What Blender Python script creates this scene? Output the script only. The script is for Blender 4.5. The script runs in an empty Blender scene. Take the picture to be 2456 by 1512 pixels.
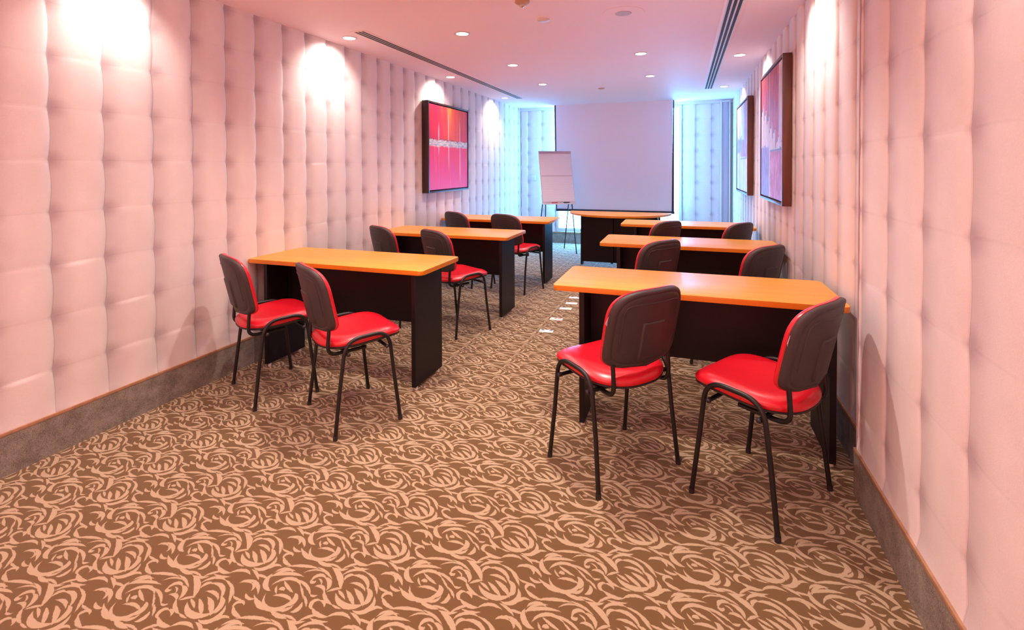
import bpy, bmesh, math, random
from mathutils import Vector, Matrix
random.seed(7)
S = bpy.context.scene
COL = S.collection
PI = math.pi

# ------------------------------------------------------------------ camera
F_PX, PX, PY = 1192.13, 1228.0, 421.95
YAW, PITCH, ROLL, CAM_H = .333, .0173, -.0038, 1.3983
ca, sa, cb, sb, cr, sr = math.cos(YAW), math.sin(YAW), math.cos(PITCH), math.sin(PITCH), math.cos(ROLL), math.sin(ROLL)
A = Matrix(((ca, sa, 0), (-sa, ca, 0), (0, 0, 1)))
B = Matrix(((1, 0, 0), (0, cb, -sb), (0, sb, cb)))
D = Matrix(((cr, 0, sr), (0, 1, 0), (-sr, 0, cr)))
M = D @ B @ A                      # rows: right, forward, up in world axes
cam_data = bpy.data.cameras.new('camera')
cam = bpy.data.objects.new('camera', cam_data)
COL.objects.link(cam)
R3 = Matrix((M[0], M[2], -M[1])).transposed()
cam.matrix_world = Matrix.Translation((0, 0, CAM_H)) @ R3.to_4x4()
cam_data.sensor_fit = 'HORIZONTAL'
cam_data.sensor_width = 36
cam_data.lens = F_PX / 2456 * 36
cam_data.shift_x = -(PX - 1228) / 2456
cam_data.shift_y = -(756 - PY) / 2456
cam_data.clip_start = .05
S.camera = cam

# ------------------------------------------------------------------ world, exposure
w = bpy.data.worlds.new('world')
S.world = w
w.use_nodes = True
w.node_tree.nodes['Background'].inputs[0].default_value = (.5, .7, 1, 1)
w.node_tree.nodes['Background'].inputs[1].default_value = .3
S.view_settings.view_transform = 'Standard'
S.view_settings.look = 'None'
S.view_settings.exposure = -0.17
S.view_settings.gamma = 1
S.view_settings.use_curve_mapping = False

def area(name, loc, rot, sx, sy, energy, color):
    l = bpy.data.lights.new(name, 'AREA')
    l.shape = 'RECTANGLE'; l.size = sx; l.size_y = sy; l.energy = energy; l.color = color
    o = bpy.data.objects.new(name, l); o.location = loc; o.rotation_euler = rot
    COL.objects.link(o)
    return o
# added pink fill, unseen behind the camera, tilted up to brighten the ceiling
area('fill_light', (-1.1, -2.4, .9), (PI/2 + 1.0, 0, 0), 3.2, 1.4, 112, (1, .36, .31))

# ------------------------------------------------------------------ constants of the room
XL, XR, XN = -2.915, .755, .690
YB, YE, YF = 8.95, 2.455, -3.0
H = 2.504

# ------------------------------------------------------------------ node helpers
class V:
    def __init__(s, nt, sock): s.nt, s.s = nt, sock
    def _m(s, op, b=None, c=None):
        n = s.nt.nodes.new('ShaderNodeMath'); n.operation = op
        for i, x in enumerate((s, b, c)):
            if x is None: continue
            if isinstance(x, V): s.nt.links.new(x.s, n.inputs[i])
            else: n.inputs[i].default_value = x
        return V(s.nt, n.outputs[0])
    def __add__(s, b): return s._m('ADD', b)
    __radd__ = __add__
    def __sub__(s, b): return s._m('SUBTRACT', b)
    def __rsub__(s, b): return s._m('MULTIPLY', -1.0) + b
    def __mul__(s, b): return s._m('MULTIPLY', b)
    __rmul__ = __mul__
    def __truediv__(s, b): return s._m('DIVIDE', b)
    def sin(s): return s._m('SINE')
    def cos(s): return s._m('COSINE')
    def sqrt(s): return s._m('SQRT')
    def rnd(s): return s._m('ROUND')
    def abs(s): return s._m('ABSOLUTE')
    def atan2(s, b): return s._m('ARCTAN2', b)
    def max(s, b): return s._m('MAXIMUM', b)
    def min(s, b): return s._m('MINIMUM', b)
    def sstep(s, a, b):
        n = s.nt.nodes.new('ShaderNodeMapRange'); n.interpolation_type = 'SMOOTHSTEP'
        s.nt.links.new(s.s, n.inputs[0]); n.inputs[1].default_value = a; n.inputs[2].default_value = b
        return V(s.nt, n.outputs[0])
    def lerp(s, b, t): return s + (b - s) * t

def new_mat(name):
    m = bpy.data.materials.new(name); m.use_nodes = True
    nt = m.node_tree
    return m, nt, nt.nodes['Principled BSDF']
def coords(nt, kind='Object'):
    t = nt.nodes.new('ShaderNodeTexCoord'); sp = nt.nodes.new('ShaderNodeSeparateXYZ')
    nt.links.new(t.outputs[kind], sp.inputs[0])
    return t, V(nt, sp.outputs[0]), V(nt, sp.outputs[1]), V(nt, sp.outputs[2])
def noise(nt, vec, scale, detail=3, rough=.5, dim='3D'):
    n = nt.nodes.new('ShaderNodeTexNoise'); n.inputs['Scale'].default_value = scale
    n.inputs['Detail'].default_value = detail; n.inputs['Roughness'].default_value = rough
    if vec is not None: nt.links.new(vec, n.inputs['Vector'])
    return V(nt, n.outputs['Fac'])
def comb(nt, x, y, z):
    c = nt.nodes.new('ShaderNodeCombineXYZ')
    for i, q in enumerate((x, y, z)):
        if isinstance(q, V): nt.links.new(q.s, c.inputs[i])
        else: c.inputs[i].default_value = q
    return c.outputs[0]
def mixc(nt, a, b, f):
    n = nt.nodes.new('ShaderNodeMix'); n.data_type = 'RGBA'
    nt.links.new(f.s, n.inputs[0])
    for i, q in ((6, a), (7, b)):
        if isinstance(q, tuple): n.inputs[i].default_value = (*q[:3], 1)
        else: nt.links.new(q, n.inputs[i])
    return n.outputs[2]
def bump(nt, b, h, strength, dist):
    n = nt.nodes.new('ShaderNodeBump'); n.inputs['Strength'].default_value = strength
    n.inputs['Distance'].default_value = dist
    nt.links.new(h.s, n.inputs['Height']); nt.links.new(n.outputs[0], b.inputs['Normal'])
def simple(name, col, rough=.5, metal=0, coat=0, nz=0, scale=200, bmp=0, spec=None):
    m, nt, b = new_mat(name)
    b.inputs['Roughness'].default_value = rough; b.inputs['Metallic'].default_value = metal
    b.inputs['Coat Weight'].default_value = coat
    if spec is not None: b.inputs['Specular IOR Level'].default_value = spec
    t = nt.nodes.new('ShaderNodeTexCoord')
    n = noise(nt, t.outputs['Object'], scale, 3)
    c2 = tuple(max(0, c * (1 - nz)) for c in col)
    nt.links.new(mixc(nt, c2, col, n.sstep(.3, .7)), b.inputs['Base Color'])
    if bmp: bump(nt, b, n, bmp, .002)
    return m

MAT = {}
MAT['chair_metal'] = simple('black_tube', (.008, .006, .007), .42, nz=.2, scale=60)
MAT['chair_plastic'] = simple('charcoal_plastic', (.050, .034, .036), .48, nz=.12, scale=900, bmp=.25)
MAT['seat_under'] = simple('black_seat_shell', (.02, .015, .018), .5)
MAT['panel'] = simple('dark_laminate', (.009, .0045, .006), .48, nz=.15, scale=30, spec=.28)
MAT['white_plastic'] = simple('white_plastic', (.75, .75, .76), .4)
MAT['white_metal'] = simple('white_enamel', (.72, .66, .70), .35)
MAT['slot'] = simple('slot_black', (.012, .01, .012), .7)
MAT['beige_plastic'] = simple('beige_plastic', (.50, .33, .22), .5)
MAT['chrome'] = simple('chrome', (.7, .7, .72), .2, metal=1)
MAT['screen_black'] = simple('black_masking', (.012, .015, .03), .6)
MAT['screen'] = simple('screen_fabric', (.88, .78, .84), .8, nz=.02, scale=400)
MAT['paper'] = simple('paper', (.86, .85, .85), .7)
MAT['blue_print'] = simple('blue_print', (.18, .2, .5), .7)
MAT['red_print'] = simple('red_print', (.8, .12, .1), .7)
MAT['clear_tag'] = simple('pale_tag', (.75, .5, .62), .3)
MAT['trim_white'] = simple('white_paint', (.75, .76, .78), .45)
MAT['frame_brown'] = None

def leather():
    m, nt, b = new_mat('red_vinyl')
    b.inputs['Base Color'].default_value = (.64, .005, .020, 1)
    b.inputs['Roughness'].default_value = .34
    b.inputs['Coat Weight'].default_value = .45; b.inputs['Coat Roughness'].default_value = .3
    t = nt.nodes.new('ShaderNodeTexCoord')
    n = noise(nt, t.outputs['Object'], 500, 2)
    bump(nt, b, n, .12, .001)
    return m
MAT['vinyl'] = leather()

def wood(name, a, c, along='x', sc=1.0, rough=.38):
    m, nt, b = new_mat(name)
    t, x, y, z = coords(nt)
    if along == 'x': v = comb(nt, x * (1.6 * sc), y * (26 * sc), z * (26 * sc))
    else: v = comb(nt, x * (26 * sc), y * (26 * sc), z * (1.6 * sc))
    n = noise(nt, v, 1.0, 5, .6)
    n2 = noise(nt, v, 5.0, 3, .6)
    nt.links.new(mixc(nt, a, c, (n * .7 + n2 * .3).sstep(.3, .7)), b.inputs['Base Color'])
    b.inputs['Roughness'].default_value = rough
    return m
MAT['table_wood'] = wood('orange_beech', (.74, .29, .030), (.86, .38, .045))
MAT['edge_wood'] = wood('orange_edging', (.66, .20, .010), (.74, .24, .016), rough=.35)
MAT['frame_dark'] = wood('black_brown_frame_wood', (.022, .008, .008), (.045, .016, .014), along='z', sc=.8, rough=.4)
MAT['frame_brown'] = wood('dark_frame_wood', (.085, .024, .016), (.16, .048, .028), along='z', sc=.8, rough=.4)

def plaster():
    m, nt, b = new_mat('ceiling_paint')
    t = nt.nodes.new('ShaderNodeTexCoord')
    n = noise(nt, t.outputs['Object'], 1.5, 3)
    nt.links.new(mixc(nt, (.92, .765, .785), (.94, .785, .805), n), b.inputs['Base Color'])
    b.inputs['Roughness'].default_value = .6
    return m
MAT['ceiling'] = plaster()

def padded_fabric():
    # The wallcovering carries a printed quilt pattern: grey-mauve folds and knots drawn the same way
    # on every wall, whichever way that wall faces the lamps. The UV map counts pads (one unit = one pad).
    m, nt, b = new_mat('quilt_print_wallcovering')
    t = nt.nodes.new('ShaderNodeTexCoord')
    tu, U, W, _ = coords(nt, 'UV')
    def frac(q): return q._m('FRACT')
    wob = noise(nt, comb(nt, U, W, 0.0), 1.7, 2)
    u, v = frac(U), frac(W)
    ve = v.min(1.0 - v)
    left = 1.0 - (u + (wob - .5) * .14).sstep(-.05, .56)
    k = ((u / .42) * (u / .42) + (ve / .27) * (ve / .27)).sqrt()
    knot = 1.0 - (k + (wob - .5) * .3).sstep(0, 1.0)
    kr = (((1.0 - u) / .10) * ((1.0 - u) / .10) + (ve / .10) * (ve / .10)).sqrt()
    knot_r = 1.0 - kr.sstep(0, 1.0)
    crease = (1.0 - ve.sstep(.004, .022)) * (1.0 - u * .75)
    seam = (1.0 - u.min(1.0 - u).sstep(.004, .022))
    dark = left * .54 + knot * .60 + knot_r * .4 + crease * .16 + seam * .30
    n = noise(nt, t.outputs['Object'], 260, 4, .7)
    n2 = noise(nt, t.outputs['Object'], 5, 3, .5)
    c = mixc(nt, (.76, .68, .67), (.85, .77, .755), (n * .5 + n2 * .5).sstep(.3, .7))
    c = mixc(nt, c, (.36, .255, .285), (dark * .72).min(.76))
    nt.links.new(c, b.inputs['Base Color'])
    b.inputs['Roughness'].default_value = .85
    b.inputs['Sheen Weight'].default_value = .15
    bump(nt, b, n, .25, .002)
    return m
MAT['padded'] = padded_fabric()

def skirting():
    m, nt, b = new_mat('grey_carpet_skirting')
    t = nt.nodes.new('ShaderNodeTexCoord')
    n = noise(nt, t.outputs['Object'], 320, 3, .8)
    n2 = noise(nt, t.outputs['Object'], 12, 3, .6)
    c = mixc(nt, (.12, .10, .082), (.38, .335, .28), (n * .7 + n2 * .3).sstep(.35, .65))
    nt.links.new(c, b.inputs['Base Color']); b.inputs['Roughness'].default_value = .8
    bump(nt, b, n, .4, .002)
    return m
MAT['skirting'] = skirting()
MAT['skirting_cap'] = simple('tan_capping', (.46, .24, .13), .5, nz=.2, scale=40)

# the scrolls of the carpet: light strokes as arcs (centre x, y, radius, mid angle, half angle, half width) in one tile
SCROLLS = [
    (0.0007,-0.0095,0.0513,-1.22,1.495,0.0048), (0.0333,-0.0087,0.0253,0.057,1.109,0.006), (-0.0485,0.0342,0.0435,-2.411,0.884,0.0056), (0.0231,-0.0917,0.1694,1.961,0.34,0.004),
    (0.0019,-0.0035,0.0599,1.917,0.929,0.004), (-0.0942,-0.1685,0.25,0.918,0.112,0.002), (0.0172,-0.0552,0.1141,1.257,0.388,0.0032), (0.0997,0.0492,0.0194,-1.34,0.706,0.0024),
    (0.0232,-0.0815,0.0764,1.67,0.465,0.0036), (-0.0108,0.0009,0.0111,1.736,0.962,0.0044), (0.087,0.2589,0.25,-1.925,0.123,0.0032), (0.0691,-0.0187,0.0247,-0.227,0.917,0.0044),
    (0.0247,0.1397,0.2107,-1.877,0.156,0.0052), (0.0507,0.1278,0.1945,-1.585,0.167,0.0044), (-0.048,0.0405,0.041,1.924,0.855,0.0032), (0.0794,0.0828,0.0235,2.206,1.223,0.004),
    (0.0944,0.0655,0.0368,0.819,0.806,0.0048), (0.0635,0.0785,0.0082,-1.497,1.556,0.0036), (0.104,0.0411,0.0285,1.449,0.825,0.0036), (0.1856,0.1054,0.0757,-2.06,0.455,0.0036),
    (0.2055,0.1395,0.1121,-1.611,0.162,0.002), (0.1347,0.0099,0.016,3.069,1.677,0.004), (0.1464,0.0075,0.0202,1.186,0.838,0.0032), (0.1709,0.0496,0.0657,-1.644,0.524,0.0044),
    (0.2481,-0.0394,0.057,1.888,0.702,0.0036), (0.0628,-0.1263,0.25,1.876,0.222,0.0036), (0.0394,-0.033,0.16,1.314,0.243,0.0028), (-0.2343,0.1983,0.1778,-0.943,0.191,0.0032),
    (0.0788,0.0419,0.1016,0.937,0.463,0.0064), (0.2128,0.0019,0.0966,2.236,0.235,0.0028), (0.2223,0.1141,0.0714,-1.521,0.829,0.0064), (0.2482,0.0882,0.0352,0.36,1.055,0.0056),
    (0.2057,0.0973,0.057,1.258,0.842,0.0044), (0.1781,0.1288,0.0192,2.504,1.055,0.0036), (0.0918,-0.1379,0.25,1.011,0.135,0.0044), (0.1812,-0.0208,0.1308,1.009,0.291,0.0052),
    (0.2162,0.0664,0.0591,1.48,0.56,0.0036), (0.1974,0.1182,0.0578,2.075,0.734,0.0032), (0.2033,0.0489,0.1258,1.171,0.342,0.0028), (0.3106,0.2126,0.0743,-1.603,0.272,0.0024),
    (0.269,0.077,0.0395,-0.516,1.22,0.0052), (0.3393,0.0486,0.0317,2.239,0.84,0.0032), (0.3364,0.1206,0.0166,2.236,1.566,0.0036), (0.3653,0.1543,0.0587,-1.883,0.473,0.004),
    (0.2925,0.1723,0.0302,1.853,0.741,0.0032), (0.3101,0.182,0.0179,0.837,0.972,0.0028), (0.4123,0.0189,0.0657,2.307,0.598,0.0032), (0.2084,0.1113,0.0941,2.291,0.384,0.0028),
    (0.0918,0.0471,0.109,1.624,0.323,0.0024), (0.0624,0.0554,0.0638,1.96,0.565,0.0018), (-0.1327,-0.0744,0.0714,1.178,0.541,0.004), (-0.1747,-0.0533,0.0831,1.184,0.347,0.0032),
    (0.048,0.1723,0.25,-1.975,0.132,0.0028), (0.0959,0.0025,0.0702,-1.275,0.416,0.0032), (0.0123,0.0397,0.0568,-2.382,0.294,0.002), (0.1392,-0.0461,0.1283,1.169,0.176,0.0028),
    (0.1961,0.0565,0.1177,0.808,0.253,0.0028), (0.0446,-0.0564,0.0815,0.909,0.277,0.0024), (0.0761,0.0658,0.0246,0.965,0.663,0.0016), (0.0336,-0.0161,0.0354,-0.907,0.757,0.0032),
    (0.2532,0.0841,0.0369,0.498,0.736,0.0024), (0.3449,0.1876,0.0337,-1.689,0.678,0.0032), (0.1639,0.0559,0.0912,-1.362,0.33,0.0028), (0.3327,-0.2258,0.25,1.632,0.103,0.0028),
]
def carpet():
    m, nt, b = new_mat('scroll_carpet')
    t, x, y, z = coords(nt)
    W_, H_ = .432, .212
    wob = noise(nt, t.outputs['Object'], 95, 2, .6)
    wob2 = noise(nt, comb(nt, x + 7.3, y, 0.0), 95, 2, .6)
    x = x + (wob - .5) * .005 + 1.246; y = y + (wob2 - .5) * .005 - 1.274
    P = comb(nt, x, y + x * .07, 0.0)
    def vm(op, a, b_=None, c=None, out=0):
        n = nt.nodes.new('ShaderNodeVectorMath'); n.operation = op
        for i, q in enumerate((a, b_, c)):
            if q is None: continue
            if isinstance(q, tuple): n.inputs[i].default_value = q
            else: nt.links.new(q, n.inputs[i])
        return n.outputs[out]
    field = None
    for (cx, cy, R, am, h, w_) in SCROLLS:
        c_, s_ = math.cos(am), math.sin(am)
        mx, my = cx + R * c_, cy + R * s_
        q = vm('WRAP', P, (mx + W_ / 2, my + H_ / 2, 1), (mx - W_ / 2, my - H_ / 2, -1))
        q = vm('SUBTRACT', q, (cx, cy, 0))
        r = V(nt, vm('LENGTH', q, out=1))
        u = V(nt, vm('DOT_PRODUCT', q, (c_, s_, 0), out=1)); v = V(nt, vm('DOT_PRODUCT', q, (-s_, c_, 0), out=1))
        an = v.atan2(u)
        ww = w_ * 1.58 + .0005
        val = (an * an)._m('MULTIPLY_ADD', -.8 * ww / (h * h), ww) - (r - R).abs()
        field = val if field is None else field.max(val)
    f = (field + (noise(nt, t.outputs['Object'], 330, 2, .6) - .5) * .0028).sstep(-.0010, .0010)
    pile = noise(nt, t.outputs['Object'], 900, 2, .7)
    tan = mixc(nt, (.44, .325, .205), (.58, .435, .28), pile)
    brown = mixc(nt, (.125, .066, .021), (.20, .108, .036), pile)
    n = nt.nodes.new('ShaderNodeMix'); n.data_type = 'RGBA'
    nt.links.new(f.s, n.inputs[0]); nt.links.new(brown, n.inputs[6]); nt.links.new(tan, n.inputs[7])
    nt.links.new(n.outputs[2], b.inputs['Base Color'])
    b.inputs['Roughness'].default_value = .95
    b.inputs['Specular IOR Level'].default_value = .1
    b.inputs['Sheen Weight'].default_value = .2
    bump(nt, b, pile, .5, .004)
    return m
MAT['carpet'] = carpet()

def emission(name, col, strength):
    m = bpy.data.materials.new(name); m.use_nodes = True
    nt = m.node_tree; nt.nodes.clear()
    e = nt.nodes.new('ShaderNodeEmission'); e.inputs[0].default_value = (*col, 1); e.inputs[1].default_value = strength
    o = nt.nodes.new('ShaderNodeOutputMaterial'); nt.links.new(e.outputs[0], o.inputs[0])
    return m
MAT['daylight'] = emission('daylit_glass', (.11, .46, 1.0), 50)
MAT['bulb'] = emission('lamp_lens', (1, .80, .74), 30)

# ------------------------------------------------------------------ mesh helpers
def obj(name, bm, mat, parent=None, loc=None, smooth=True, angle=40):
    me = bpy.data.meshes.new(name)
    bmesh.ops.recalc_face_normals(bm, faces=bm.faces)
    bm.to_mesh(me); bm.free()
    mats = mat if isinstance(mat, (list, tuple)) else [mat]
    for q in mats: me.materials.append(q)
    if smooth:
        for p in me.polygons: p.use_smooth = True
        me.set_sharp_from_angle(angle=math.radians(angle))
    o = bpy.data.objects.new(name, me); COL.objects.link(o)
    if parent: o.parent = parent
    if loc: o.location = loc
    return o
def tag(o, label=None, cat=None, group=None, kind=None):
    if label: o['label'] = label
    if cat: o['category'] = cat
    if group: o['group'] = group
    if kind: o['kind'] = kind
    return o
def empty(name, loc, rz=0):
    o = bpy.data.objects.new(name, None); COL.objects.link(o)
    o.location = loc; o.rotation_euler = (0, 0, rz); o.empty_display_size = .1
    return o
def copy_tree(o, parent=None):
    c = o.copy(); COL.objects.link(c); c.parent = parent
    for ch in list(o.children): copy_tree(ch, c)
    return c
def box(bm, x0, x1, y0, y1, z0, z1, bev=0, seg=2, mi=0):
    r = bmesh.ops.create_cube(bm, size=1)
    vs = r['verts']
    for v in vs:
        v.co = Vector((x0 + (v.co.x + .5) * (x1 - x0), y0 + (v.co.y + .5) * (y1 - y0), z0 + (v.co.z + .5) * (z1 - z0)))
    fs = {f for v in vs for f in v.link_faces}
    for f in fs: f.material_index = mi
    if bev:
        es = list({e for v in vs for e in v.link_edges})
        bmesh.ops.bevel(bm, geom=es, offset=bev, segments=seg, affect='EDGES', profile=.5)
    return vs
def tube(bm, pts, r, n=10, cap=True, sq=1.0):
    pts = [Vector(p) for p in pts]
    rings = []
    up = None
    for i, p in enumerate(pts):
        d = ((pts[min(i + 1, len(pts) - 1)] - p).normalized() + (p - pts[max(i - 1, 0)]).normalized()).normalized()
        if up is None:
            up = Vector((0, 0, 1)) if abs(d.z) < .9 else Vector((1, 0, 0))
        a = (up - d * up.dot(d)).normalized(); up = a
        c = d.cross(a)
        rr = r[i] if isinstance(r, (list, tuple)) else r
        rings.append([bm.verts.new(p + a * rr * math.cos(2 * PI * k / n) + c * rr * math.sin(2 * PI * k / n) * sq) for k in range(n)])
    for a, b_ in zip(rings, rings[1:]):
        for k in range(n):
            bm.faces.new((a[k], a[(k + 1) % n], b_[(k + 1) % n], b_[k]))
    if cap:
        bm.faces.new(rings[0][::-1]); bm.faces.new(rings[-1])
def fillet(pts, r, seg=6):
    """round the inner corners of a polyline"""
    pts = [Vector(p) for p in pts]; out = [pts[0]]
    for i in range(1, len(pts) - 1):
        a, b_, c = pts[i - 1], pts[i], pts[i + 1]
        u, v = (a - b_), (c - b_)
        rr = min(r, u.length * .49, v.length * .49)
        p0, p1 = b_ + u.normalized() * rr, b_ + v.normalized() * rr
        for k in range(seg + 1):
            t = k / seg
            out.append(p0 * (1 - t) ** 2 + b_ * 2 * t * (1 - t) + p1 * t * t)
    out.append(pts[-1])
    return out
def disc(bm, c, r, n=32, h=.0, flip=False, r2=None):
    """solid of revolution about z: short cylinder from z=c.z to c.z+h"""
    c = Vector(c)
    a = [bm.verts.new(c + Vector((r * math.cos(2 * PI * k / n), r * math.sin(2 * PI * k / n), 0))) for k in range(n)]
    r2 = r if r2 is None else r2
    b_ = [bm.verts.new(c + Vector((r2 * math.cos(2 * PI * k / n), r2 * math.sin(2 * PI * k / n), h))) for k in range(n)]
    for k in range(n): bm.faces.new((a[k], a[(k + 1) % n], b_[(k + 1) % n], b_[k]))
    bm.faces.new(a[::-1]); bm.faces.new(b_)
def lathe(bm, prof, n=28):
    """prof: list of (r, z); closed at both ends if r>0"""
    rings = []
    for r, z in prof:
        rings.append([bm.verts.new((r * math.cos(2 * PI * k / n), r * math.sin(2 * PI * k / n), z)) for k in range(n)])
    for a, b_ in zip(rings, rings[1:]):
        for k in range(n): bm.faces.new((a[k], a[(k + 1) % n], b_[(k + 1) % n], b_[k]))
    bm.faces.new(rings[0][::-1]); bm.faces.new(rings[-1])
def prism(bm, outline, z0, z1, bev=0, mi_top=0, mi_side=0):
    a = [bm.verts.new((x, y, z0)) for x, y in outline]
    b_ = [bm.verts.new((x, y, z1)) for x, y in outline]
    n = len(a)
    f = bm.faces.new(b_); f.material_index = mi_top
    g = bm.faces.new(a[::-1]); g.material_index = mi_top
    for k in range(n):
        s = bm.faces.new((a[k], a[(k + 1) % n], b_[(k + 1) % n], b_[k])); s.material_index = mi_side
    if bev:
        es = list(f.edges) + list(g.edges)
        bmesh.ops.bevel(bm, geom=es, offset=bev, segments=2, affect='EDGES', profile=.5)
def round_rect(x0, x1, y0, y1, r, seg=6):
    out = []
    for cx, cy, a0 in ((x1 - r, y0 + r, -PI/2), (x1 - r, y1 - r, 0), (x0 + r, y1 - r, PI/2), (x0 + r, y0 + r, PI)):
        for k in range(seg + 1):
            a = a0 + PI/2 * k / seg
            out.append((cx + r * math.cos(a), cy + r * math.sin(a)))
    return out

# ------------------------------------------------------------------ the setting
def struct(name, bm, mat, **k):
    o = obj(name, bm, mat, **k); o['kind'] = 'structure'; return o
bm = bmesh.new(); box(bm, XL - .1, 1.0, YF - .1, YB + .1, -.08, 0)
struct('floor', bm, MAT['carpet'], smooth=False)
bm = bmesh.new(); box(bm, XL - .1, 1.0, YF - .1, YB + .1, H, H + .1)
struct('ceiling', bm, MAT['ceiling'], smooth=False)

def padded_wall(name, origin, udir, normal, L, z0, z1, seams, znodes, depth=.014, back=.10, seed=0):
    """quilted wall: seams = positions along udir, znodes = heights of the cross seams.
    Each pad swells slowly from its left seam and folds over sharply at its right one."""
    rg = random.Random(seed)
    origin, ud, nv = Vector(origin), Vector(udir), Vector(normal)
    us = [0, .03, .08, .15, .24, .35, .48, .61, .73, .83, .90, .95, .98]
    vs_ = [0, .04, .12, .25, .42, .58, .75, .88, .96]
    U = []
    sm = [s for s in seams if -.35 < s < L + .35]
    for a, b_ in zip(sm, sm[1:]):
        for t in us:
            s = a + (b_ - a) * t
            U.append((s, t, a, b_))
    U = [q for q in U if -.0001 <= q[0] <= L + .0001]
    def at(s):
        for a, b_ in zip(sm, sm[1:]):
            if a <= s <= b_: return (s, (s - a) / (b_ - a), a, b_)
    if U[0][0] > 1e-3: U.insert(0, at(0))
    if U[-1][0] < L - 1e-3: U.append(at(L))
    Zs = []
    for a, b_ in zip(znodes, znodes[1:]):
        for t in vs_: Zs.append((a + (b_ - a) * t, t, a))
    Zs = [q for q in Zs if z0 < q[0] < z1]
    def zat(z):
        for a, b_ in zip(znodes, znodes[1:]):
            if a <= z <= b_: return (z, (z - a) / (b_ - a), a)
    Zs = [zat(z0)] + Zs + [zat(z1)]
    bm = bmesh.new(); grid = []; vtx_uv = []
    amp = {}
    for (s, t, a, b_) in U:
        col = []
        for (z, v, za) in Zs:
            key = (round(a, 3), round(za, 3))
            if key not in amp: amp[key] = (rg.uniform(.85, 1.15), rg.uniform(-.008, .008))
            k, zj = amp[key]
            rise = 1 - (1 - t) ** 2.2
            fold = 1 - t ** 16
            cross = .66 + .34 * (max(0, 4 * v * (1 - v))) ** .35
            # cross creases are sharp by the seam on the left and fade to the right
            fade = .12 + .88 * (1 - t) ** 1.5
            cross = 1 - (1 - cross) * fade
            h = depth * k ** .5 * rise * fold * cross
            bulge = math.sin(PI * v) * .045 * (b_ - a)
            edge = min(t, 1 - t) * 2
            ss = s + bulge * (1 - edge * .3)
            ss = min(max(ss, 0), L)
            zz = z
            if z0 < z < z1: zz = z + zj * math.sin(PI * t) * (1 if v < .2 or v > .8 else .3)
            vtx_uv.append((sm.index(a) + t, znodes.index(za) + v))
            col.append(bm.verts.new(origin + ud * ss + nv * ((h - depth) * min(1, max(0, (z - z0) / .05)) - .003) + Vector((0, 0, zz))))
        grid.append(col)
    bm.verts.index_update()
    uvl = bm.loops.layers.uv.new('pads')
    for c0, c1 in zip(grid, grid[1:]):
        for k in range(len(c0) - 1):
            f = bm.faces.new((c0[k], c1[k], c1[k + 1], c0[k + 1]))
            for lp in f.loops: lp[uvl].uv = vtx_uv[lp.vert.index]
    # the wall behind the padding
    vb = []
    for (s, z) in ((0, z0), (L, z0), (L, z1), (0, z1)):
        vb.append(bm.verts.new(origin + ud * s - nv * back + Vector((0, 0, z))))
    bm.faces.new(vb)
    bl, br, tr, tl = vb
    bm.faces.new([c[0] for c in grid] + [br, bl])
    bm.faces.new([c[-1] for c in grid][::-1] + [tl, tr])
    bm.faces.new(grid[0][::-1] + [bl, tl] if False else [*grid[0][::-1], bl, tl][::1])
    bm.faces.new([*grid[-1], tr, br])
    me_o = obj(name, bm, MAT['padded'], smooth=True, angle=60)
    me_o['kind'] = 'structure'
    return me_o
def seq(start, step, lo, hi, jit=0, seed=1):
    rg = random.Random(seed); k0 = math.floor((lo - start) / step) - 1; out = []
    s = start + k0 * step
    while s < hi + 2 * step:
        out.append(s + rg.uniform(-jit, jit)); s += step
    return out
HB = .188
# left wall: left to right in view = +Y
LL = YB - YF
seamsL = [q - YF for q in seq(1.549, .25, YF, YB, .008, 3)]
padded_wall('wall_left', (XL, YF, 0), (0, 1, 0), (1, 0, 0), LL, HB + .012, H, seamsL, seq(1.187, .257, 0, H), seed=1)
# right wall: left to right in view = -Y
Lf = YB - YE
padded_wall('wall_right', (XR, YB, 0), (0, -1, 0), (-1, 0, 0), Lf, HB + .012, H,
            [YB - q for q in seq(2.776, .274, YE - .6, YB, .008, 4)][::-1], seq(1.20, .262, 0, H), depth=.014, seed=2)
Ln = YE - YF
padded_wall('wall_right_near', (XN, YE, 0), (0, -1, 0), (-1, 0, 0), Ln, HB + .012, H,
            [YE - q for q in seq(2.442, .279, YF - .6, YE + .6, .004, 5)][::-1], seq(1.212, .281, -.3, H + .3), depth=.010, seed=3)
# square end of the near wall where it steps back
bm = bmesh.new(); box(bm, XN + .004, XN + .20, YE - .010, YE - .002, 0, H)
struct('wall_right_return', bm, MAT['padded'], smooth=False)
# back wall: pads left of the window and right of it
WX0, WX1, WZ0, WZ1 = -2.235, -.035, HB + .03, 2.46
padded_wall('wall_back_left', (XL, YB, 0), (1, 0, 0), (0, -1, 0), WX0 - XL, HB + .012, 2.45,
            [q - XL for q in (-3.04, -2.785, -2.524, -2.262, -2.0)], seq(1.129, .2675, 0, H), depth=.014, seed=4)
padded_wall('wall_back_right', (WX1, YB, 0), (1, 0, 0), (0, -1, 0), .56 - WX1, HB + .012, 2.45,
            [q - WX1 for q in (-.30, -.06, .183, .425, .67)], seq(1.129, .2675, 0, H), depth=.014, seed=5)
bm = bmesh.new()
box(bm, WX0 + .001, WX1 - .001, YB + .12, YB + .2, HB + .01, 2.45)
struct('wall_back', bm, MAT['trim_white'], smooth=False)
bm = bmesh.new(); box(bm, XL, XR + .1, YB - .015, YB + .1, 2.451, H)
struct('trim_1', bm, MAT['trim_white'], smooth=False)
bm = bmesh.new(); box(bm, XL - .1, 1.0, YF - .1, YF, 0, H)
struct('wall_front', bm, MAT['trim_white'], smooth=False)
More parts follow.
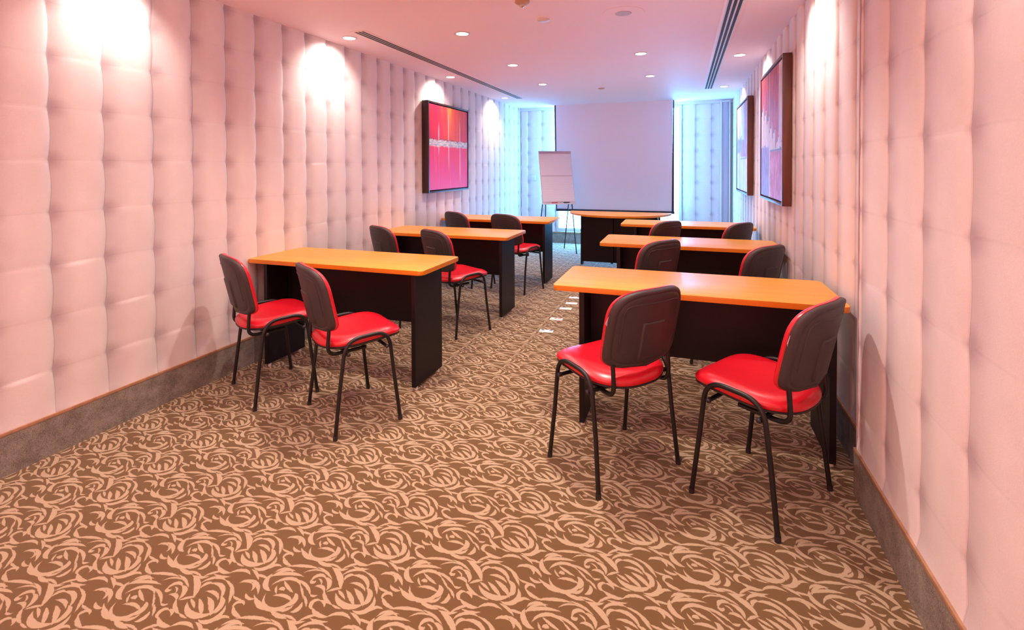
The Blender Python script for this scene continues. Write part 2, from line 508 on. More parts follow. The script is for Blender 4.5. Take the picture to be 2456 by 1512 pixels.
# window with daylight behind the screen
bm = bmesh.new()
box(bm, WX0 + .05, WX1 - .05, YB + .01, YB + .03, WZ0 + .06, 2.40)
wf = bpy.data.objects.new('window_1', None); COL.objects.link(wf); wf['kind'] = 'structure'
wf.location = ((WX0 + WX1) / 2, YB, 0)
g = obj('window_pane', bm, MAT['daylight'], smooth=False); g.parent = wf; g.matrix_parent_inverse = Matrix.Translation(wf.location).inverted()
bm = bmesh.new()
for a in ((WX0 + .002, WX0 + .05, WZ0, 2.448), (WX1 - .05, WX1 - .002, WZ0, 2.448)):
    box(bm, a[0], a[1], YB - .01, YB + .06, a[2], a[3], .004)
box(bm, WX0 + .05, WX1 - .05, YB - .01, YB + .06, WZ0, WZ0 + .06, .004)
box(bm, WX0 + .05, WX1 - .05, YB - .01, YB + .06, 2.40, 2.448, .004)
box(bm, -1.16, -1.11, YB - .005, YB + .05, WZ0 + .06, 2.40, .004)
g = obj('window_frame', bm, MAT['trim_white']); g.parent = wf; g.matrix_parent_inverse = Matrix.Translation(wf.location).inverted()
# narrow padded door in a white frame at the right corner
dr = bpy.data.objects.new('door_1', None); COL.objects.link(dr); dr['kind'] = 'structure'; dr.location = (.65, YB, 0)
def under(o, p): o.parent = p; o.matrix_parent_inverse = Matrix.Translation(p.location).inverted(); return o
bm = bmesh.new()
box(bm, .562, .592, YB - .06, YB + .05, .0, 2.49, .003); box(bm, .592, XR - .035, YB - .06, YB + .05, 2.462, 2.49, .003)
box(bm, .700, XR - .035, YB - .06, YB + .05, .0, 2.462, .003)
under(obj('door_frame', bm, MAT['trim_white']), dr)
bm = bmesh.new()
zs = [.02 + .27 * k for k in range(10)]
xs = [.593 + .106 * k / 8 for k in range(9)]
rows = []
for z0 in [0.02 + 2.44 * k / 90 for k in range(91)]:
    ph = (z0 - 1.118) / .277; v = ph - math.floor(ph)
    rows.append([bm.verts.new((x, YB - .035 - .018 * (.5 + .5 * (4 * v * (1 - v)) ** .4) * (1 - abs(2 * i / 8 - 1) ** 3), z0)) for i, x in enumerate(xs)])
for a, b_ in zip(rows, rows[1:]):
    for k in range(8): bm.faces.new((a[k], a[k + 1], b_[k + 1], b_[k]))
under(obj('door_leaf', bm, simple('mauve_padding', (.50, .46, .52), .8)), dr)

# skirting with a thin tan capping strip
def skirt(name, x0, x1, y0, y1, cap):
    bm = bmesh.new(); box(bm, x0, x1, y0, y1, 0, HB - .004)
    o = struct(name, bm, MAT['skirting'], smooth=False)
    bm = bmesh.new(); box(bm, *cap, HB - .004, HB + .012, .002)
    c = obj('capping', bm, MAT['skirting_cap'], parent=o)
skirt('baseboard_left', XL - .1, XL + .004, YF, YB - .001, (XL - .1, XL + .006, YF, YB - .001))
skirt('baseboard_right_near', XN - .004, XN + .2, YF, YE, (XN - .006, XN + .2, YF, YE + .004))
skirt('baseboard_right', XR - .004, XR + .1, YE + .005, YB - .001, (XR - .006, XR + .1, YE + .005, YB - .001))
skirt('baseboard_back', XL + .013, .56, YB - .015, YB + .1, (XL + .013, .56, YB - .022, YB + .1))

# ------------------------------------------------------------------ ceiling fixtures
def downlight(x, y, label, wide, energy, tilt=0, on=True):
    t = tag(empty('downlight', (x, y, H)), label, 'ceiling light', 'recessed ceiling downlights')
    bm = bmesh.new()
    lathe(bm, [(.066, 0), (.066, -.003), (.060, -.006), (.050, -.006), (.047, -.001), (.040, -.0008)])
    obj('trim_ring', bm, MAT['white_metal'], t)
    bm = bmesh.new(); lathe(bm, [(.050, -.0035), (.046, -.0050), (.02, -.0065)])
    obj('lamp_lens', bm, MAT['bulb'], t)
    l = bpy.data.lights.new('downlight_beam', 'SPOT'); l.energy = energy; l.color = (1, .85, .75)
    l.spot_size = math.radians(wide); l.spot_blend = .9; l.shadow_soft_size = .035
    o = bpy.data.objects.new('downlight_beam', l); COL.objects.link(o)
    o.location = (x, y, H - .012); o.rotation_euler = (0, tilt, 0)
    return t
WALLL = [(3.56, 'long bright ceiling downlight beside the near end of the left air slot'),
         (5.50, 'small ceiling downlight near the left wall above the red painting'),
         (7.45, 'farthest ceiling downlight along the left wall, beside the end of the left air slot')]
for y, lb in WALLL:
    downlight(-2.69, y, lb, 126, 74, tilt=math.radians(27))
for y in (3.40, 5.41, 7.45):
    downlight(.52, y, {3.40: 'ceiling downlight washing the right wall before the nearest right painting',
                       5.41: 'ceiling downlight beside the right air slot, above the big painting on the right wall',
                       7.45: 'ceiling downlight past the end of the right air slot near the back wall'}[y], 126, 74, tilt=math.radians(-27))
for (x, y, lb) in ((-1.73, 3.76, 'biggest centre ceiling downlight, left of the smoke detector'),
                   (-1.75, 5.10, 'middle of the three ceiling downlights in the left centre row'),
                   (-1.78, 6.41, 'farthest of the three ceiling downlights in the left centre row'),
                   (-.40, 5.01, 'nearer of two lit ceiling downlights left of the right air slot'),
                   (-.39, 6.28, 'farther of two lit ceiling downlights left of the right air slot')):
    downlight(x, y, lb, 125, 95)
# the same rows go on behind the frame, over the photographer
OUT = ' ceiling downlight above the photo, '
for (x, y, wide, e, tl, lb) in (
        (-2.69, 1.83, 104, 55, 27, 'wall-washing' + OUT + 'making the big white glow on the left wall'),
        (-2.69, -.2, 104, 50, 27, 'wall-washing' + OUT + 'behind the camera by the left wall'),
        (.46, 1.35, 104, 34, -27, 'wall-washing' + OUT + 'over the near right wall'),
        (.46, -.6, 104, 34, -27, 'wall-washing' + OUT + 'behind the camera by the right wall'),
        (-1.73, 2.42, 125, 135, 0, 'wide' + OUT + 'over the front left table'),
        (-.40, 2.42, 125, 150, 0, 'wide' + OUT + 'over the front right table'),
        (-1.73, 1.1, 125, 80, 0, 'wide' + OUT + 'over the open carpet at left'),
        (-.40, 1.1, 125, 70, 0, 'wide' + OUT + 'over the open carpet at right'),
        (-1.73, -.3, 125, 50, 0, 'wide' + OUT + 'behind the camera left of centre'),
        (-.40, -.3, 125, 50, 0, 'wide' + OUT + 'behind the camera right of centre')):
    downlight(x, y, lb, wide, e, math.radians(tl))
# unlit downlight
t = tag(empty('unlit_downlight', (-.414, 3.655, H)), 'unlit brown round ceiling fitting between the smoke detector and right air slot', 'ceiling light')
bm = bmesh.new(); lathe(bm, [(.15, -.0005), (.148, -.003), (.062, -.004)])
obj('trim_plate', bm, MAT['ceiling'], t)
bm = bmesh.new(); lathe(bm, [(.060, -.003), (.057, -.006), (.02, -.0065)])
obj('lens', bm, MAT['beige_plastic'], t)
t = tag(empty('smoke_detector', (-.998, 3.616, H)), 'small white round smoke detector cover in the middle of the ceiling', 'smoke detector')
bm = bmesh.new(); lathe(bm, [(.046, 0), (.046, -.008), (.036, -.014), (.01, -.015)])
obj('cover', bm, MAT['white_metal'], t)
t = tag(empty('sprinkler', (-1.10, 7.04, H)), 'tiny flush sprinkler disc on the ceiling just before the projection screen', 'sprinkler')
bm = bmesh.new(); lathe(bm, [(.045, 0), (.045, -.006), (.035, -.009), (.01, -.009)])
obj('cover', bm, MAT['beige_plastic'], t)
t = tag(empty('ceiling_sensor', (-1.02, 3.17, H)), 'small sensor with chrome tip hanging from ceiling at the top edge', 'sensor')
bm = bmesh.new(); lathe(bm, [(.05, 0), (.05, -.010), (.040, -.018), (.022, -.022)])
obj('base', bm, MAT['beige_plastic'], t)
bm = bmesh.new(); lathe(bm, [(.020, -.020), (.020, -.034), (.012, -.042), (.004, -.044)])
obj('tip', bm, MAT['chrome'], t)

def air_slot(x, y0, y1, wd, label, dark):
    t = tag(empty('linear_air_diffuser', (x, (y0 + y1) / 2, H)), label, 'air vent', 'linear slot diffusers in the ceiling')
    L = (y1 - y0) / 2
    bm = bmesh.new(); box(bm, -wd/2 - .022, wd/2 + .022, -L - .02, L + .02, -.004, 0, .001)
    obj('flange', bm, MAT['ceiling'], t)
    n = 3
    for k in range(n):
        c = -wd/2 + wd * (k + .5) / n
        bm = bmesh.new(); box(bm, c - wd * dark / n / 2, c + wd * dark / n / 2, -L, L, -.0052, -.0035)
        obj('slot', bm, MAT['slot'], t, smooth=False)
    for k in range(n + 1):
        c = -wd/2 + wd * k / n
        bm = bmesh.new(); box(bm, c - .004, c + .004, -L, L, -.006, -.003, .001)
        obj('blade', bm, MAT['white_metal'], t)
    return t
air_slot(-2.49, 3.42, 7.60, .095, 'long slotted air vent in the ceiling along the left wall', .62)
air_slot(.325, .9, 7.58, .100, 'long slotted air vent in the ceiling near the right wall paintings', .62)

# ------------------------------------------------------------------ tables
def table(x0, y0, L, Dp, label):
    t = tag(empty('training_table', (x0, y0, 0)), label, 'table', 'orange-topped training tables')
    Zt = .757
    ol = round_rect(0, L, 0, Dp, .03, 6)
    bm = bmesh.new(); prism(bm, ol, Zt - .028, Zt, .003)
    for f in bm.faces: f.material_index = 0 if f.normal.z > .5 else 1
    bm.normal_update()
    for f in bm.faces: f.material_index = 0 if f.normal.z > .6 else 1
    obj('tabletop', bm, [MAT['table_wood'], MAT['edge_wood']], t)
    px0, px1 = .145, L - .055
    for xx in (px0, px1 - .028):
        bm = bmesh.new(); box(bm, xx, xx + .028, .008, .37, .022, Zt - .0285, .0015, 1)
        p = obj('side_panel', bm, MAT['panel'], t)
        for yy in (.04, .33):
            bm = bmesh.new(); disc(bm, (xx + .014, yy, 0), .012, 12, .022)
            obj('glide', bm, MAT['white_plastic'], p)
    bm = bmesh.new(); box(bm, px0 + .0285, px1 - .0285, .20, .218, .365, Zt - .0285, .001, 1)
    obj('modesty_panel', bm, MAT['panel'], t)
    return t
table(-2.925, 2.70, 1.402, .545, 'front left orange wooden table, closest to the camera on the left')
table(-2.925, 4.24, 1.410, .58, 'middle orange wooden table of the left column')
table(-2.905, 5.63, 1.415, .57, 'back left orange wooden table nearest the flipchart')
table(-.675, 2.615, 1.395, .555, 'front right orange wooden table closest to the camera, touching the right wall')
table(-.675, 4.20, 1.40, .56, 'middle orange wooden table of the right column')
table(-.672, 5.66, 1.385, .53, 'back right orange wooden table in front of the curved desk')

# presenter's desk with bowed front
t = tag(empty('presenter_desk', (-.86, 7.13, 0)), 'curved-front orange desk with dark panels below the projection screen', 'desk')
ol = [(.70, .03), (-.70, .03)]
for k in range(25):
    a = PI + PI * k / 24
    ol.append((.70 * math.cos(a), .03 * 0 + .66 * math.sin(a) * .99))
bm = bmesh.new(); prism(bm, ol, .735, .760, .003); bm.normal_update()
for f in bm.faces: f.material_index = 0 if f.normal.z > .6 else 1
obj('desktop', bm, [MAT['table_wood'], MAT['edge_wood']], t)
for xx in (-.535, .53):
    bm = bmesh.new(); box(bm, xx, xx + .026, -.10, 0, .0, .7345, .0015, 1)
    obj('side_panel', bm, MAT['panel'], t)
bm = bmesh.new(); box(bm, -.508, .529, -.10, -.082, .05, .7345, .001, 1)
obj('modesty_panel', bm, MAT['panel'], t)
bm = bmesh.new(); box(bm, -.10, -.07, -.17, -.101, .05, .7345, .0015, 1)
obj('upright', bm, MAT['panel'], t)

# ------------------------------------------------------------------ chairs
def sup(a, rx, ry, n):
    c, s = math.cos(a), math.sin(a)
    return (math.copysign(abs(c) ** (2 / n), c) * rx, math.copysign(abs(s) ** (2 / n), s) * ry)
def make_chair():
    t = empty('stacking_chair', (0, 0, 0))
    # seat cushion: rounded pad with a crown and waterfall front
    N = 56
    def seat_shell(zf, rings, z_bot, inset, mat, name, grow=0):
        bm = bmesh.new(); tops = []
        for s in rings:
            row = []
            for k in range(N):
                a = 2 * PI * k / N
                x, y = sup(a, .222 + grow, .220 + grow, 3.8 if math.sin(a) > 0 else 2.7)
                if y < 0: x *= 1 - .07 * (y / .21) ** 2
                row.append(bm.verts.new((x * s, y * s + .012, zf(x * s, y * s, s))))
            tops.append(row)
        for k_ in (inset):
            f, z = k_
            row = []
            for k in range(N):
                a = 2 * PI * k / N
                x, y = sup(a, .222 + grow, .220 + grow, 3.8 if math.sin(a) > 0 else 2.7)
                if y < 0: x *= 1 - .07 * (y / .21) ** 2
                row.append(bm.verts.new((x * f, y * f + .012, z + curve(x * f, y * f))))
            tops.append(row)
        c = bm.verts.new((0, .012, zf(0, 0, 0)))
        for k in range(N): bm.faces.new((c, tops[0][k], tops[0][(k + 1) % N]))
        for a_, b_ in zip(tops, tops[1:]):
            for k in range(N): bm.faces.new((a_[k], a_[(k + 1) % N], b_[(k + 1) % N], b_[k]))
        bm.faces.new(tops[-1])
        return obj(name, bm, mat, t, angle=60)
    def curve(x, y):
        return .020 + .075 * y + (-.012 * max(0, (y - .05) / .16) ** 2 if y > .05 else 0) + .014 * (x / .2) ** 2 + (.010 * ((-y - .05) / .16) ** 2 if y < -.05 else 0)
    seat_shell(lambda x, y, s: .478 + curve(x, y) - .028 * (max(0, s - .72) / .28) ** 2.6,
               [.12, .3, .5, .65, .76, .85, .92, .97, 1.0], 0, [(1.005, .440), (.99, .432)], MAT['vinyl'], 'seat')
    seat_shell(lambda x, y, s: .431 + curve(x, y), [.5, 1.0], 0, [(1.0, .423), (.90, .414), (.55, .411)], MAT['seat_under'], 'seat_shell', grow=-.001)
    # backrest: outline ring mapped on a curved, leaning sheet
    zb, zt_ = .550, .880
    def outline(a):
        c, s = math.cos(a), math.sin(a)
        n = 3.4 if s > 0 else 9
        x = math.copysign(abs(c) ** (2 / n), c); z = math.copysign(abs(s) ** (2 / n), s)
        zz = .5 + .5 * z
        wdt = .216 - .008 * (1 - zz) - .006 * zz
        X = x * wdt
        Z = zb + (zt_ - zb) * zz
        if s < 0: Z -= .028 * (1 - (X / .2) ** 2) * abs(z)
        return X, Z
    zc = .70
    def sheet(x, z, off):
        y = -.158 - (z - zb) * .225 - .048 * (1 - (x / .205) ** 2) + off
        return Vector((x, y, z))
    NB = 72
    def pad(name, mat, off_face, sign, rings, rim, sc=1.0):
        bm = bmesh.new(); rows = []
        for s, h in rings + rim:
            row = []
            for k in range(NB):
                X, Z = outline(2 * PI * k / NB)
                X *= sc; Z = zc + (Z - zc) * sc
                x, z = X * s, zc + (Z - zc) * s
                row.append(bm.verts.new(sheet(x, z, off_face + sign * h)))
            rows.append(row)
        c = bm.verts.new(sheet(0, zc, off_face + sign * rings[0][1]))
        for k in range(NB): bm.faces.new((c, rows[0][k], rows[0][(k + 1) % NB]))
        for a_, b_ in zip(rows, rows[1:]):
            for k in range(NB): bm.faces.new((a_[k], a_[(k + 1) % NB], b_[(k + 1) % NB], b_[k]))
        inner = rows[-1]
        c2 = bm.verts.new(sheet(0, zc, off_face + sign * (rings + rim)[-1][1]))
        for k in range(NB): bm.faces.new((c2, inner[(k + 1) % NB], inner[k]))
        return bm
    # shell (rear): faces backwards
    bm = pad('back_shell', None, 0, -1, [(.2, .017), (.4, .017), (.6, .017), (.78, .017), (.86, .0165), (.885, .0140), (.91, .0165), (.95, .0155), (.98, .0115)], [(1.0, .004), (1.0, -.008), (.97, -.010)])
    # raised centre panel and bead across the top, moulded in the shell
    for (x0, x1, z0, z1) in ((-.064, .064, .566, .735),):
        g0, g1 = [], []
        nx, nz = 8, 8
        for j in range(nz + 1):
            r0 = []
            for i in range(nx + 1):
                x = x0 + (x1 - x0) * i / nx; z = z0 + (z1 - z0) * j / nz
                edge = (i in (0, nx)) or (j in (0, nz))
                r0.append(bm.verts.new(sheet(x, z, -.016 if edge else -.0235)))
            g0.append(r0)
        # pull second ring close to the rim so the step is crisp
        for j in range(nz + 1):
            for i in range(nx + 1):
                if (i in (1, nx - 1) or j in (1, nz - 1)) and 0 < i < nx and 0 < j < nz:
                    xx = x0 + (x1 - x0) * (i / nx); zz = z0 + (z1 - z0) * (j / nz)
                    if i == 1: xx = x0 + .006
                    if i == nx - 1: xx = x1 - .006
                    if j == 1: zz = z0 + .006
                    if j == nz - 1: zz = z1 - .006
                    g0[j][i].co = sheet(xx, zz, -.0235)
        for a_, b_ in zip(g0, g0[1:]):
            for i in range(nx): bm.faces.new((a_[i], a_[i + 1], b_[i + 1], b_[i]))
    pts = [sheet(x, .822 - .012 * (abs(x) / .15) ** 6, -.0165) for x in [-.150 + .3 * k / 16 for k in range(17)]]
    pts = [sheet(-.158, .62, -.0165), sheet(-.160, .78, -.0165)] + pts + [sheet(.160, .78, -.0165), sheet(.158, .62, -.0165)]
    tube(bm, fillet(pts, .03, 3), .0028, 6)
    obj('back_shell', bm, MAT['chair_plastic'], t, angle=35)
    bm = pad('back_cushion', None, .0085, 1, [(.2, .029), (.45, .029), (.65, .029), (.8, .028), (.88, .026), (.94, .022), (.98, .016)], [(1.0, .008), (1.0, -.001), (.97, -.003)], sc=1.012)
    obj('back_cushion', bm, MAT['vinyl'], t, angle=60)
    # steel tube frame
    xf, yf, xt, yt, za = .241, .178, .232, .118, .497
    for s in (-1, 1):
        rail = fillet([(s * .2325, -.150, .245), (s * xt, -yt, za), (s * xt, yt, za + .010), (s * .2325, .150, .245)], .085, 8)
        bm = bmesh.new(); tube(bm, rail, .0102, 12)
        obj('side_rail', bm, MAT['chair_metal'], t)
        for q in (-1, 1):
            bm = bmesh.new(); tube(bm, [(s * .2325, q * .150, .247), (s * xf, q * yf, .014)], .0102, 12)
            l = obj('leg', bm, MAT['chair_metal'], t)
            bm = bmesh.new(); tube(bm, [(s * xf, q * yf, .022), (s * (xf + .001), q * (yf + .001), .0)], .0118, 12)
            obj('foot_cap', bm, MAT['seat_under'], l)
        # J shaped back support
        bm = bmesh.new()
        tube(bm, fillet([(s * .150, .02, .415), (s * .165, -.192, .415), (s * .166, -.181, .575)], .055, 8), .0098, 10)
        obj('back_support', bm, MAT['chair_metal'], t)
    for y in (-.105, .105):
        bm = bmesh.new(); tube(bm, [(-.2315, y, .424), (.2315, y, .424)], .009, 10)
        c = obj('crossbar', bm, MAT['chair_metal'], t)
        for s in (-1, 1):
            bm = bmesh.new(); tube(bm, [(s * .232, y, .424), (s * .243, y, .424), (s * .2475, y, .424)], [.011, .010, .005], 10)
            obj('bolt', bm, MAT['seat_under'], c)
    return t
CH = [(-.316, 2.372, 49.5, 'red chair in the right front row, nearer the aisle, with a large black back', 1),
      (.316, 2.346, 56.7, 'red chair closest to the right wall in the front row', 1),
      (-1.787, 2.371, -33.9, 'red chair in the left front row, nearer the aisle', 0),
      (-2.457, 2.47, -28.9, 'red chair at far left, closest to the left wall in the front row', 0),
      (-1.87, 3.914, -29, 'red chair at the middle left table, nearer the aisle, seat showing past the front table', 0),
      (-2.46, 4.02, -29, 'chair at the middle left table nearer the left wall, only its backrest showing', 0),
      (-1.812, 5.405, -19.6, 'red chair at the back left table, nearer the aisle and the flipchart', 0),
      (-2.44, 5.50, -27, 'chair at the back left table nearer the left wall, its backrest below the red painting', 0),
      (-.326, 3.82, 52, 'chair at the middle right table, nearer the aisle, only its backrest showing', 0),
      (.345, 3.79, 50, 'chair at the middle right table beside the right wall, only its backrest showing', 0),
      (-.325, 5.13, 52, 'chair at the back right table, nearer the aisle, in front of the curved desk', 0),
      (.315, 5.17, 52, 'chair at the back right table beside the right wall, below the paintings', 0)]
proto = make_chair()
for i, (x, y, a, lb, tg) in enumerate(CH):
    o = proto if i == 0 else None
    if i:
        o = copy_tree(proto)
    o.location = (x, y, 0); o.rotation_euler = (0, 0, math.radians(a))
    tag(o, lb, 'chair', 'red and black stacking chairs')
    if i == 0: first = o
bm = bmesh.new()
a_ = [bm.verts.new(p) for p in ((-.205, -.195, .725), (-.222, -.200, .742), (-.206, -.205, .775))]
bm.faces.new(a_)
r = bmesh.ops.extrude_face_region(bm, geom=bm.faces[:])
for v in r['geom']:
    if isinstance(v, bmesh.types.BMVert): v.co.y += .0015
tg = obj('tag', bm, MAT['clear_tag'], first, smooth=False); tg['label'] = 'small pale plastic tag on the side of the backrest'
sec = [q for q in COL.objects if q.get('label') == CH[1][3]][0]
t2 = tg.copy(); COL.objects.link(t2); t2.parent = sec

# ------------------------------------------------------------------ projection screen
t = tag(empty('projection_screen', (-1.175, 8.70, .62)), 'large white pull-down projection screen with black edges on the back wall', 'projection screen')
HS = H - .62 + .01
bm = bmesh.new(); a_ = [bm.verts.new(p) for p in ((-.985, 0, .03), (.985, 0, .03), (1.000, 0, HS), (-1.005, 0, HS))]
bm.faces.new(a_); r = bmesh.ops.extrude_face_region(bm, geom=bm.faces[:])
for v in r['geom']:
    if isinstance(v, bmesh.types.BMVert): v.co.y += .004
obj('screen_fabric', bm, MAT['screen'], t, smooth=False)
for pts in (((-.995, .0), (-.978, .0), (-1.000, HS), (-1.024, HS)), ((.984, .0), (1.022, .0), (1.022, HS), (1.001, HS))):
    bm = bmesh.new(); f = bm.faces.new([bm.verts.new((p[0], -.001, p[1])) for p in pts])
    r = bmesh.ops.extrude_face_region(bm, geom=[f])
    for v in r['geom']:
        if isinstance(v, bmesh.types.BMVert): v.co.y += .006
    obj('black_border', bm, MAT['screen_black'], t, smooth=False)
bm = bmesh.new(); box(bm, -.995, 1.03, -.012, .012, -.012, .03, .004)
obj('bottom_bar', bm, MAT['screen_black'], t)
bm = bmesh.new(); box(bm, 1.035, 1.12, -.02, .02, HS - .012, HS, .002); box(bm, 1.035, 1.045, -.008, .008, HS - .10, HS - .01, .002); box(bm, 1.035, 1.075, -.008, .008, HS - .10, HS - .09, .002)
obj('bracket', bm, MAT['white_metal'], t)

# ------------------------------------------------------------------ flipchart easel
Rv = Vector((.86, .51, 0)); Nv = Vector((.51, -.86, 0))     # along the board, and out of its face
bc = Vector((-1.86, 7.74, 0))
ez = empty('flipchart_easel', (bc.x, bc.y, 0), math.atan2(Rv.y, Rv.x))
tag(ez, 'white flipchart on a thin black four-legged easel left of the projection screen', 'flipchart')
lean = .30
def bp(x, z, off=0):   # point on the leaning board, local x right, y = back
    return Vector((x, .10 + (z - .82) * lean - off, z))
def board_box(x0, x1, z0, z1, o0, o1, mat, name, par=ez):
    bm = bmesh.new()
    vs = [bm.verts.new(bp(x, z, o)) for o in (o0, o1) for x, z in ((x0, z0), (x1, z0), (x1, z1), (x0, z1))]
    for f in ((0, 1, 2, 3), (7, 6, 5, 4), (0, 4, 5, 1), (1, 5, 6, 2), (2, 6, 7, 3), (3, 7, 4, 0)): bm.faces.new([vs[k] for k in f])
    return obj(name, bm, mat, par, smooth=False)
HWD = .275
board_box(-HWD, HWD, .815, 1.660, 0, .018, MAT['white_metal'], 'board')
def lined_paper():
    m, nt, b = new_mat('ruled_flipchart_paper')
    tt, x, y, z = coords(nt)
    f = (z * (2 * PI / .027)).sin().sstep(.80, .97) * .30
    nt.links.new(mixc(nt, (.88, .80, .83), (.62, .50, .60), f), b.inputs['Base Color'])
    b.inputs['Roughness'].default_value = .7
    return m
MAT['lined'] = lined_paper()
pd = board_box(-HWD + .01, HWD - .01, .840, 1.625, .0185, .030, MAT['lined'], 'paper_pad')
board_box(-HWD, HWD, 1.625, 1.662, .019, .040, simple('clamp_pink_grey', (.48, .36, .42), .4), 'clamp_bar')
board_box(-HWD + .01, HWD - .01, 1.248, 1.256, .0301, .0312, simple('fold_grey', (.42, .33, .40), .6), 'fold_line', pd)
tr = board_box(-HWD, HWD, .800, .818, -.005, .055, MAT['white_metal'], 'pen_tray')
for s in (-1, 1):
    bm = bmesh.new(); tube(bm, [bp(s * .22, .81, .005), (s * .262, -.02, 0)], .009, 10); obj('leg', bm, MAT['chair_metal'], ez)
    bm = bmesh.new(); tube(bm, [bp(s * .22, 1.05, -.012), (s * .235, .55, 0)], .009, 10); obj('leg', bm, MAT['chair_metal'], ez)
ang = math.atan2(Rv.y, Rv.x)
for dx, mt, lb in ((-.08, 'red_print', 'red marker pen lying in the flipchart tray'), (.12, 'screen_black', 'black marker pen lying in the flipchart tray')):
    bm = bmesh.new(); tube(bm, [(-.05, 0, 0), (.035, 0, 0), (.05, 0, 0)], [.008, .008, .006], 10)
    o = obj('marker_pen', bm, MAT[mt]); p = bp(dx, .826, .046)
    o.location = (bc.x + math.cos(ang) * p.x - math.sin(ang) * p.y, bc.y + math.sin(ang) * p.x + math.cos(ang) * p.y, p.z)
    o.rotation_euler = (0, 0, ang)
    tag(o, lb, 'marker', 'markers in the flipchart tray')

# wall switch on the padded back wall
bm = bmesh.new(); box(bm, -.04, .04, -.012, .012, -.045, .045, .003)
o = obj('wall_switch', bm, MAT['white_plastic'], loc=(-2.655, YB - .012, 1.20)); tag(o, 'small square white switch plate on the back wall beside the flipchart', 'switch')
bm = bmesh.new(); box(bm, -.018, .018, -.016, -.0125, -.022, .022, .001); obj('rocker', bm, MAT['white_plastic'], o)

# ------------------------------------------------------------------ paintings
def painting_mat(kind):
    m, nt, b = new_mat('painted_canvas_' + kind)
    tt, x, y, z = coords(nt)                    # local: x = 0..1 across, z = 0..1 up (object scaled)
    tx, ux, uy, uz = coords(nt, 'Generated')
    b.inputs['Roughness'].default_value = .5
    def band(v, a, b_, s=.01): return v.sstep(a - s, a + s) * (1 - v.sstep(b_ - s, b_ + s))
    U, W = (uy if kind == 'red' else (1 - uy)), uz
    if kind == 'red':
        vv = comb(nt, U * 9, W * .9, 0.0)
        n = noise(nt, vv, 1.3, 4, .6); n2 = noise(nt, comb(nt, U * 30, W * 1.2, 3.0), 1.0, 3, .6)
        top = mixc(nt, (.72, .002, .035), (.92, .085, .004), (n * 1.4 - (U - .62).abs() * 1.2 + W * .2).sstep(.35, .85))
        top = mixc(nt, top, (1.0, .33, .02), (n2 * .9 + W * .5 - (U - .52).abs() * 2.2).sstep(.72, 1.05))
        bot = mixc(nt, (.80, .022, .19), (.88, .02, .06), (n * 1.1 + W * .7 - .1).sstep(.5, .95))
        bot = mixc(nt, bot, (.92, .17, .33), n2.sstep(.55, .75) * .7)
        wav = noise(nt, comb(nt, U * 4, 0.0, 0.0), 2.0, 3)
        h = W + (wav - .5) * .06
        c = mixc(nt, bot, top, h.sstep(.555, .565))
        c = mixc(nt, c, (.75, .45, .45), (n2.sstep(.62, .70)) * band(h, .30, .68, .12) * .4)
        drip = ((U - .47).abs().sstep(.018, .004) * band(W, .30, .92, .12)) + ((U - .78).abs().sstep(.016, .004) * band(W, .15, .85, .12)) + ((U - .22).abs().sstep(.02, .004) * band(W, .45, .75, .08))
        c = mixc(nt, c, (.85, .60, .55), (drip * .8).min(.8))
        n3 = noise(nt, comb(nt, U * 12, W * 40, 1.0), 1.2, 4, .7)
        grey = mixc(nt, (.35, .38, .44), (.85, .78, .70), n3.sstep(.35, .65))
        c = mixc(nt, c, grey, band(h, .515, .590, .014))
        c = mixc(nt, c, (.06, .02, .03), band(h, .592, .602, .006) * n.sstep(.35, .6) * .9)
    else:
        sh = .0 if kind == 'patch' else .37
        n = noise(nt, comb(nt, U * 3 + sh * 9, W * 7, sh * 5), 1.6, 4, .65)
        n2 = noise(nt, comb(nt, U * 14, W * 5, sh), 1.2, 4, .7)
        cream = mixc(nt, (.70, .42, .38), (.86, .74, .70), n2.sstep(.3, .7))
        red = mixc(nt, (.30, .006, .03), (.80, .045, .03), n2.sstep(.3, .7))
        lil = mixc(nt, (.16, .08, .34), (.50, .26, .50), n2.sstep(.3, .7))
        crim = mixc(nt, (.50, .003, .04), (.78, .22, .38), n2.sstep(.40, .72))
        c = cream
        if kind == 'patch':
            stepdn = ((U * 7 + .5).rnd() * .13 - (U * 14).rnd() * .035) + (n - .5) * .14 - .18
            c = mixc(nt, c, red, (W + stepdn).sstep(.655, .665) * (1 - (U - .84).sstep(.0, .02)))
            c = mixc(nt, c, lil, band(U, .0, .42, .01) * (1 - (W + (n - .5) * .12).sstep(.40, .42)))
            c = mixc(nt, c, crim, band(U, .47, .97, .01) * (1 - (W + (n - .5) * .04).sstep(.36, .375)))
            lines = (U - .44).abs().sstep(.014, .006)
            c = mixc(nt, c, (.70, .55, .48), lines)
            c = mixc(nt, c, (.13, .10, .18), ((U - .405).abs().sstep(.010, .003) + (W - .37).abs().sstep(.010, .003) * band(U, .47, .97) + ((W + stepdn) - .655).abs().sstep(.016, .004)).min(.9))
        else:
            c = mixc(nt, c, red, (U - .72).sstep(0, .02) * (W - .55 + (n - .5) * .3).sstep(0, .02))
            c = mixc(nt, c, crim, band(W + (n - .5) * .16, .38, .58, .015) * U.sstep(.2, .5))
            c = mixc(nt, c, lil, band(W + (n - .5) * .3, .45, .62, .02) * (1 - U.sstep(.35, .6)) + band(U, 0, .08) * .6)
            c = mixc(nt, c, (.13, .08, .16), ((U - .30).abs().sstep(.018, .006) + (U - .68).abs().sstep(.014, .004) * .7 + (W - .37).abs().sstep(.008, .003) * U.sstep(.3, .5)).min(.85))
    nt.links.new(c, b.inputs['Base Color'])
    return m
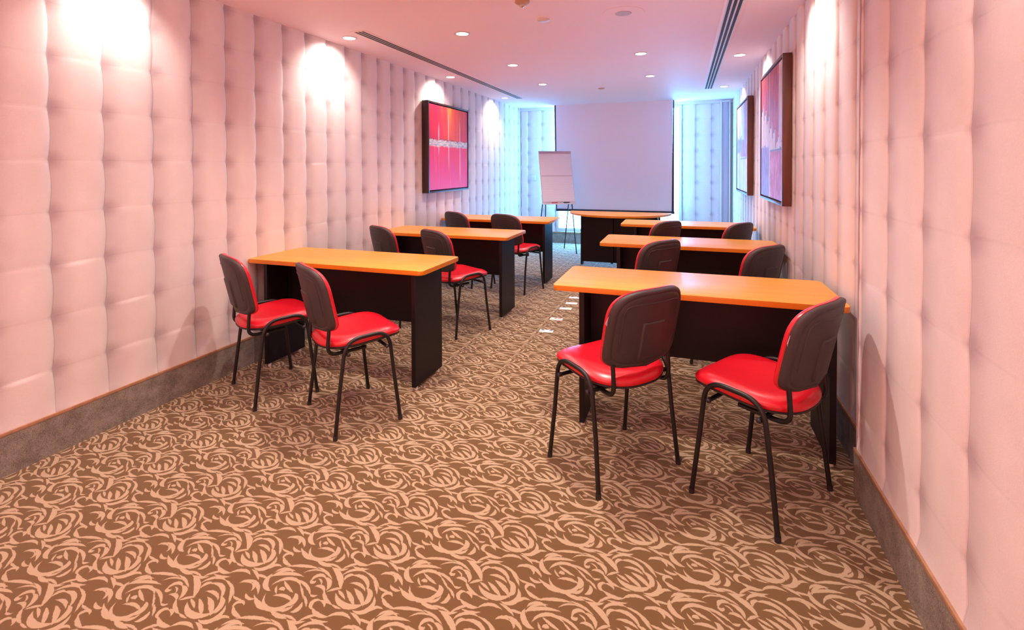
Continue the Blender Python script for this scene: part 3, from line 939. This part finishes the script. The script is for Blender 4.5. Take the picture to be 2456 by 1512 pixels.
def painting(name, xw, side, y0, y1, z0, z1, dp, kind, label):
    """frame on a side wall; side=+1 hangs on left wall facing +X, -1 on the right wall"""
    t = tag(empty(name, (xw, (y0 + y1) / 2, (z0 + z1) / 2)), label, 'painting', 'framed abstract paintings' if side < 0 else None)
    hy, hz = (y1 - y0) / 2, (z1 - z0) / 2
    bm = bmesh.new(); ft = .022
    def bx(ya, yb, za, zb):
        xs_ = sorted((0, side * dp)); box(bm, xs_[0], xs_[1], ya, yb, za, zb, .002)
    bx(-hy, -hy + ft, -hz, hz); bx(hy - ft, hy, -hz, hz); bx(-hy + ft, hy - ft, -hz, -hz + ft); bx(-hy + ft, hy - ft, hz - ft, hz)
    obj('frame', bm, MAT['frame_dark' if side > 0 else 'frame_brown'], t)
    bm = bmesh.new(); xs_ = sorted((side * .004, side * (dp - .022)))
    box(bm, xs_[0], xs_[1], -hy + ft, hy - ft, -hz + ft, hz - ft)
    obj('backing', bm, MAT['slot'], t, smooth=False)
    bm = bmesh.new(); xs_ = sorted((side * (dp - .022), side * (dp - .006)))
    box(bm, xs_[0], xs_[1], -hy + ft + .012, hy - ft - .012, -hz + ft + .012, hz - ft - .012, .002)
    obj('canvas', bm, painting_mat(kind), t, smooth=False)
painting('abstract_painting', XL + .001, 1, 5.19, 6.34, 1.095, 2.19, .085, 'red', 'vivid red and orange abstract painting in dark frame on the left wall')
painting('abstract_painting', XR - .001, -1, 4.16, 5.30, 1.098, 2.24, .062, 'patch', 'nearer of two brown-framed abstract paintings on the right wall')
painting('abstract_painting', XR - .001, -1, 6.33, 7.60, 1.06, 2.215, .062, 'slim', 'farther of two brown-framed abstract paintings on the right wall')

# ------------------------------------------------------------------ paper cards on the carpet
LB = ['white card on the carpet nearest the camera, with bluish corners', 'white card on the carpet with red marks, second nearest the camera',
      'plain white card on the carpet, middle one of the row in the aisle', 'plain white card on the carpet, beside the front right table leg',
      'farthest pinkish card on the aisle carpet, partly hidden by the front right table']
for i, (x, y) in enumerate([(-1.105, 4.072), (-1.105, 4.426), (-1.10, 4.782), (-1.085, 4.986), (-1.10, 5.215)]):
    bm = bmesh.new(); box(bm, -.058, .058, -.034, .034, .0005, .0025)
    o = obj('paper_card', bm, MAT['paper'], loc=(x, y, 0), smooth=False); o.rotation_euler = (0, 0, [.1, .0, .1, .05, .1][i])
    tag(o, LB[i], 'paper', 'cards lying on the aisle carpet')
    if i in (0, 1, 4):
        bm = bmesh.new()
        for q in ((-.045, -.02, .012, .03), (.025, .05, .012, .03)) if i != 1 else ((-.02, .0, .005, .025), (.012, .04, .005, .025)):
            box(bm, *q, .0025, .003)
        obj('print', bm, MAT['red_print' if i == 1 else 'blue_print'], o, smooth=False)
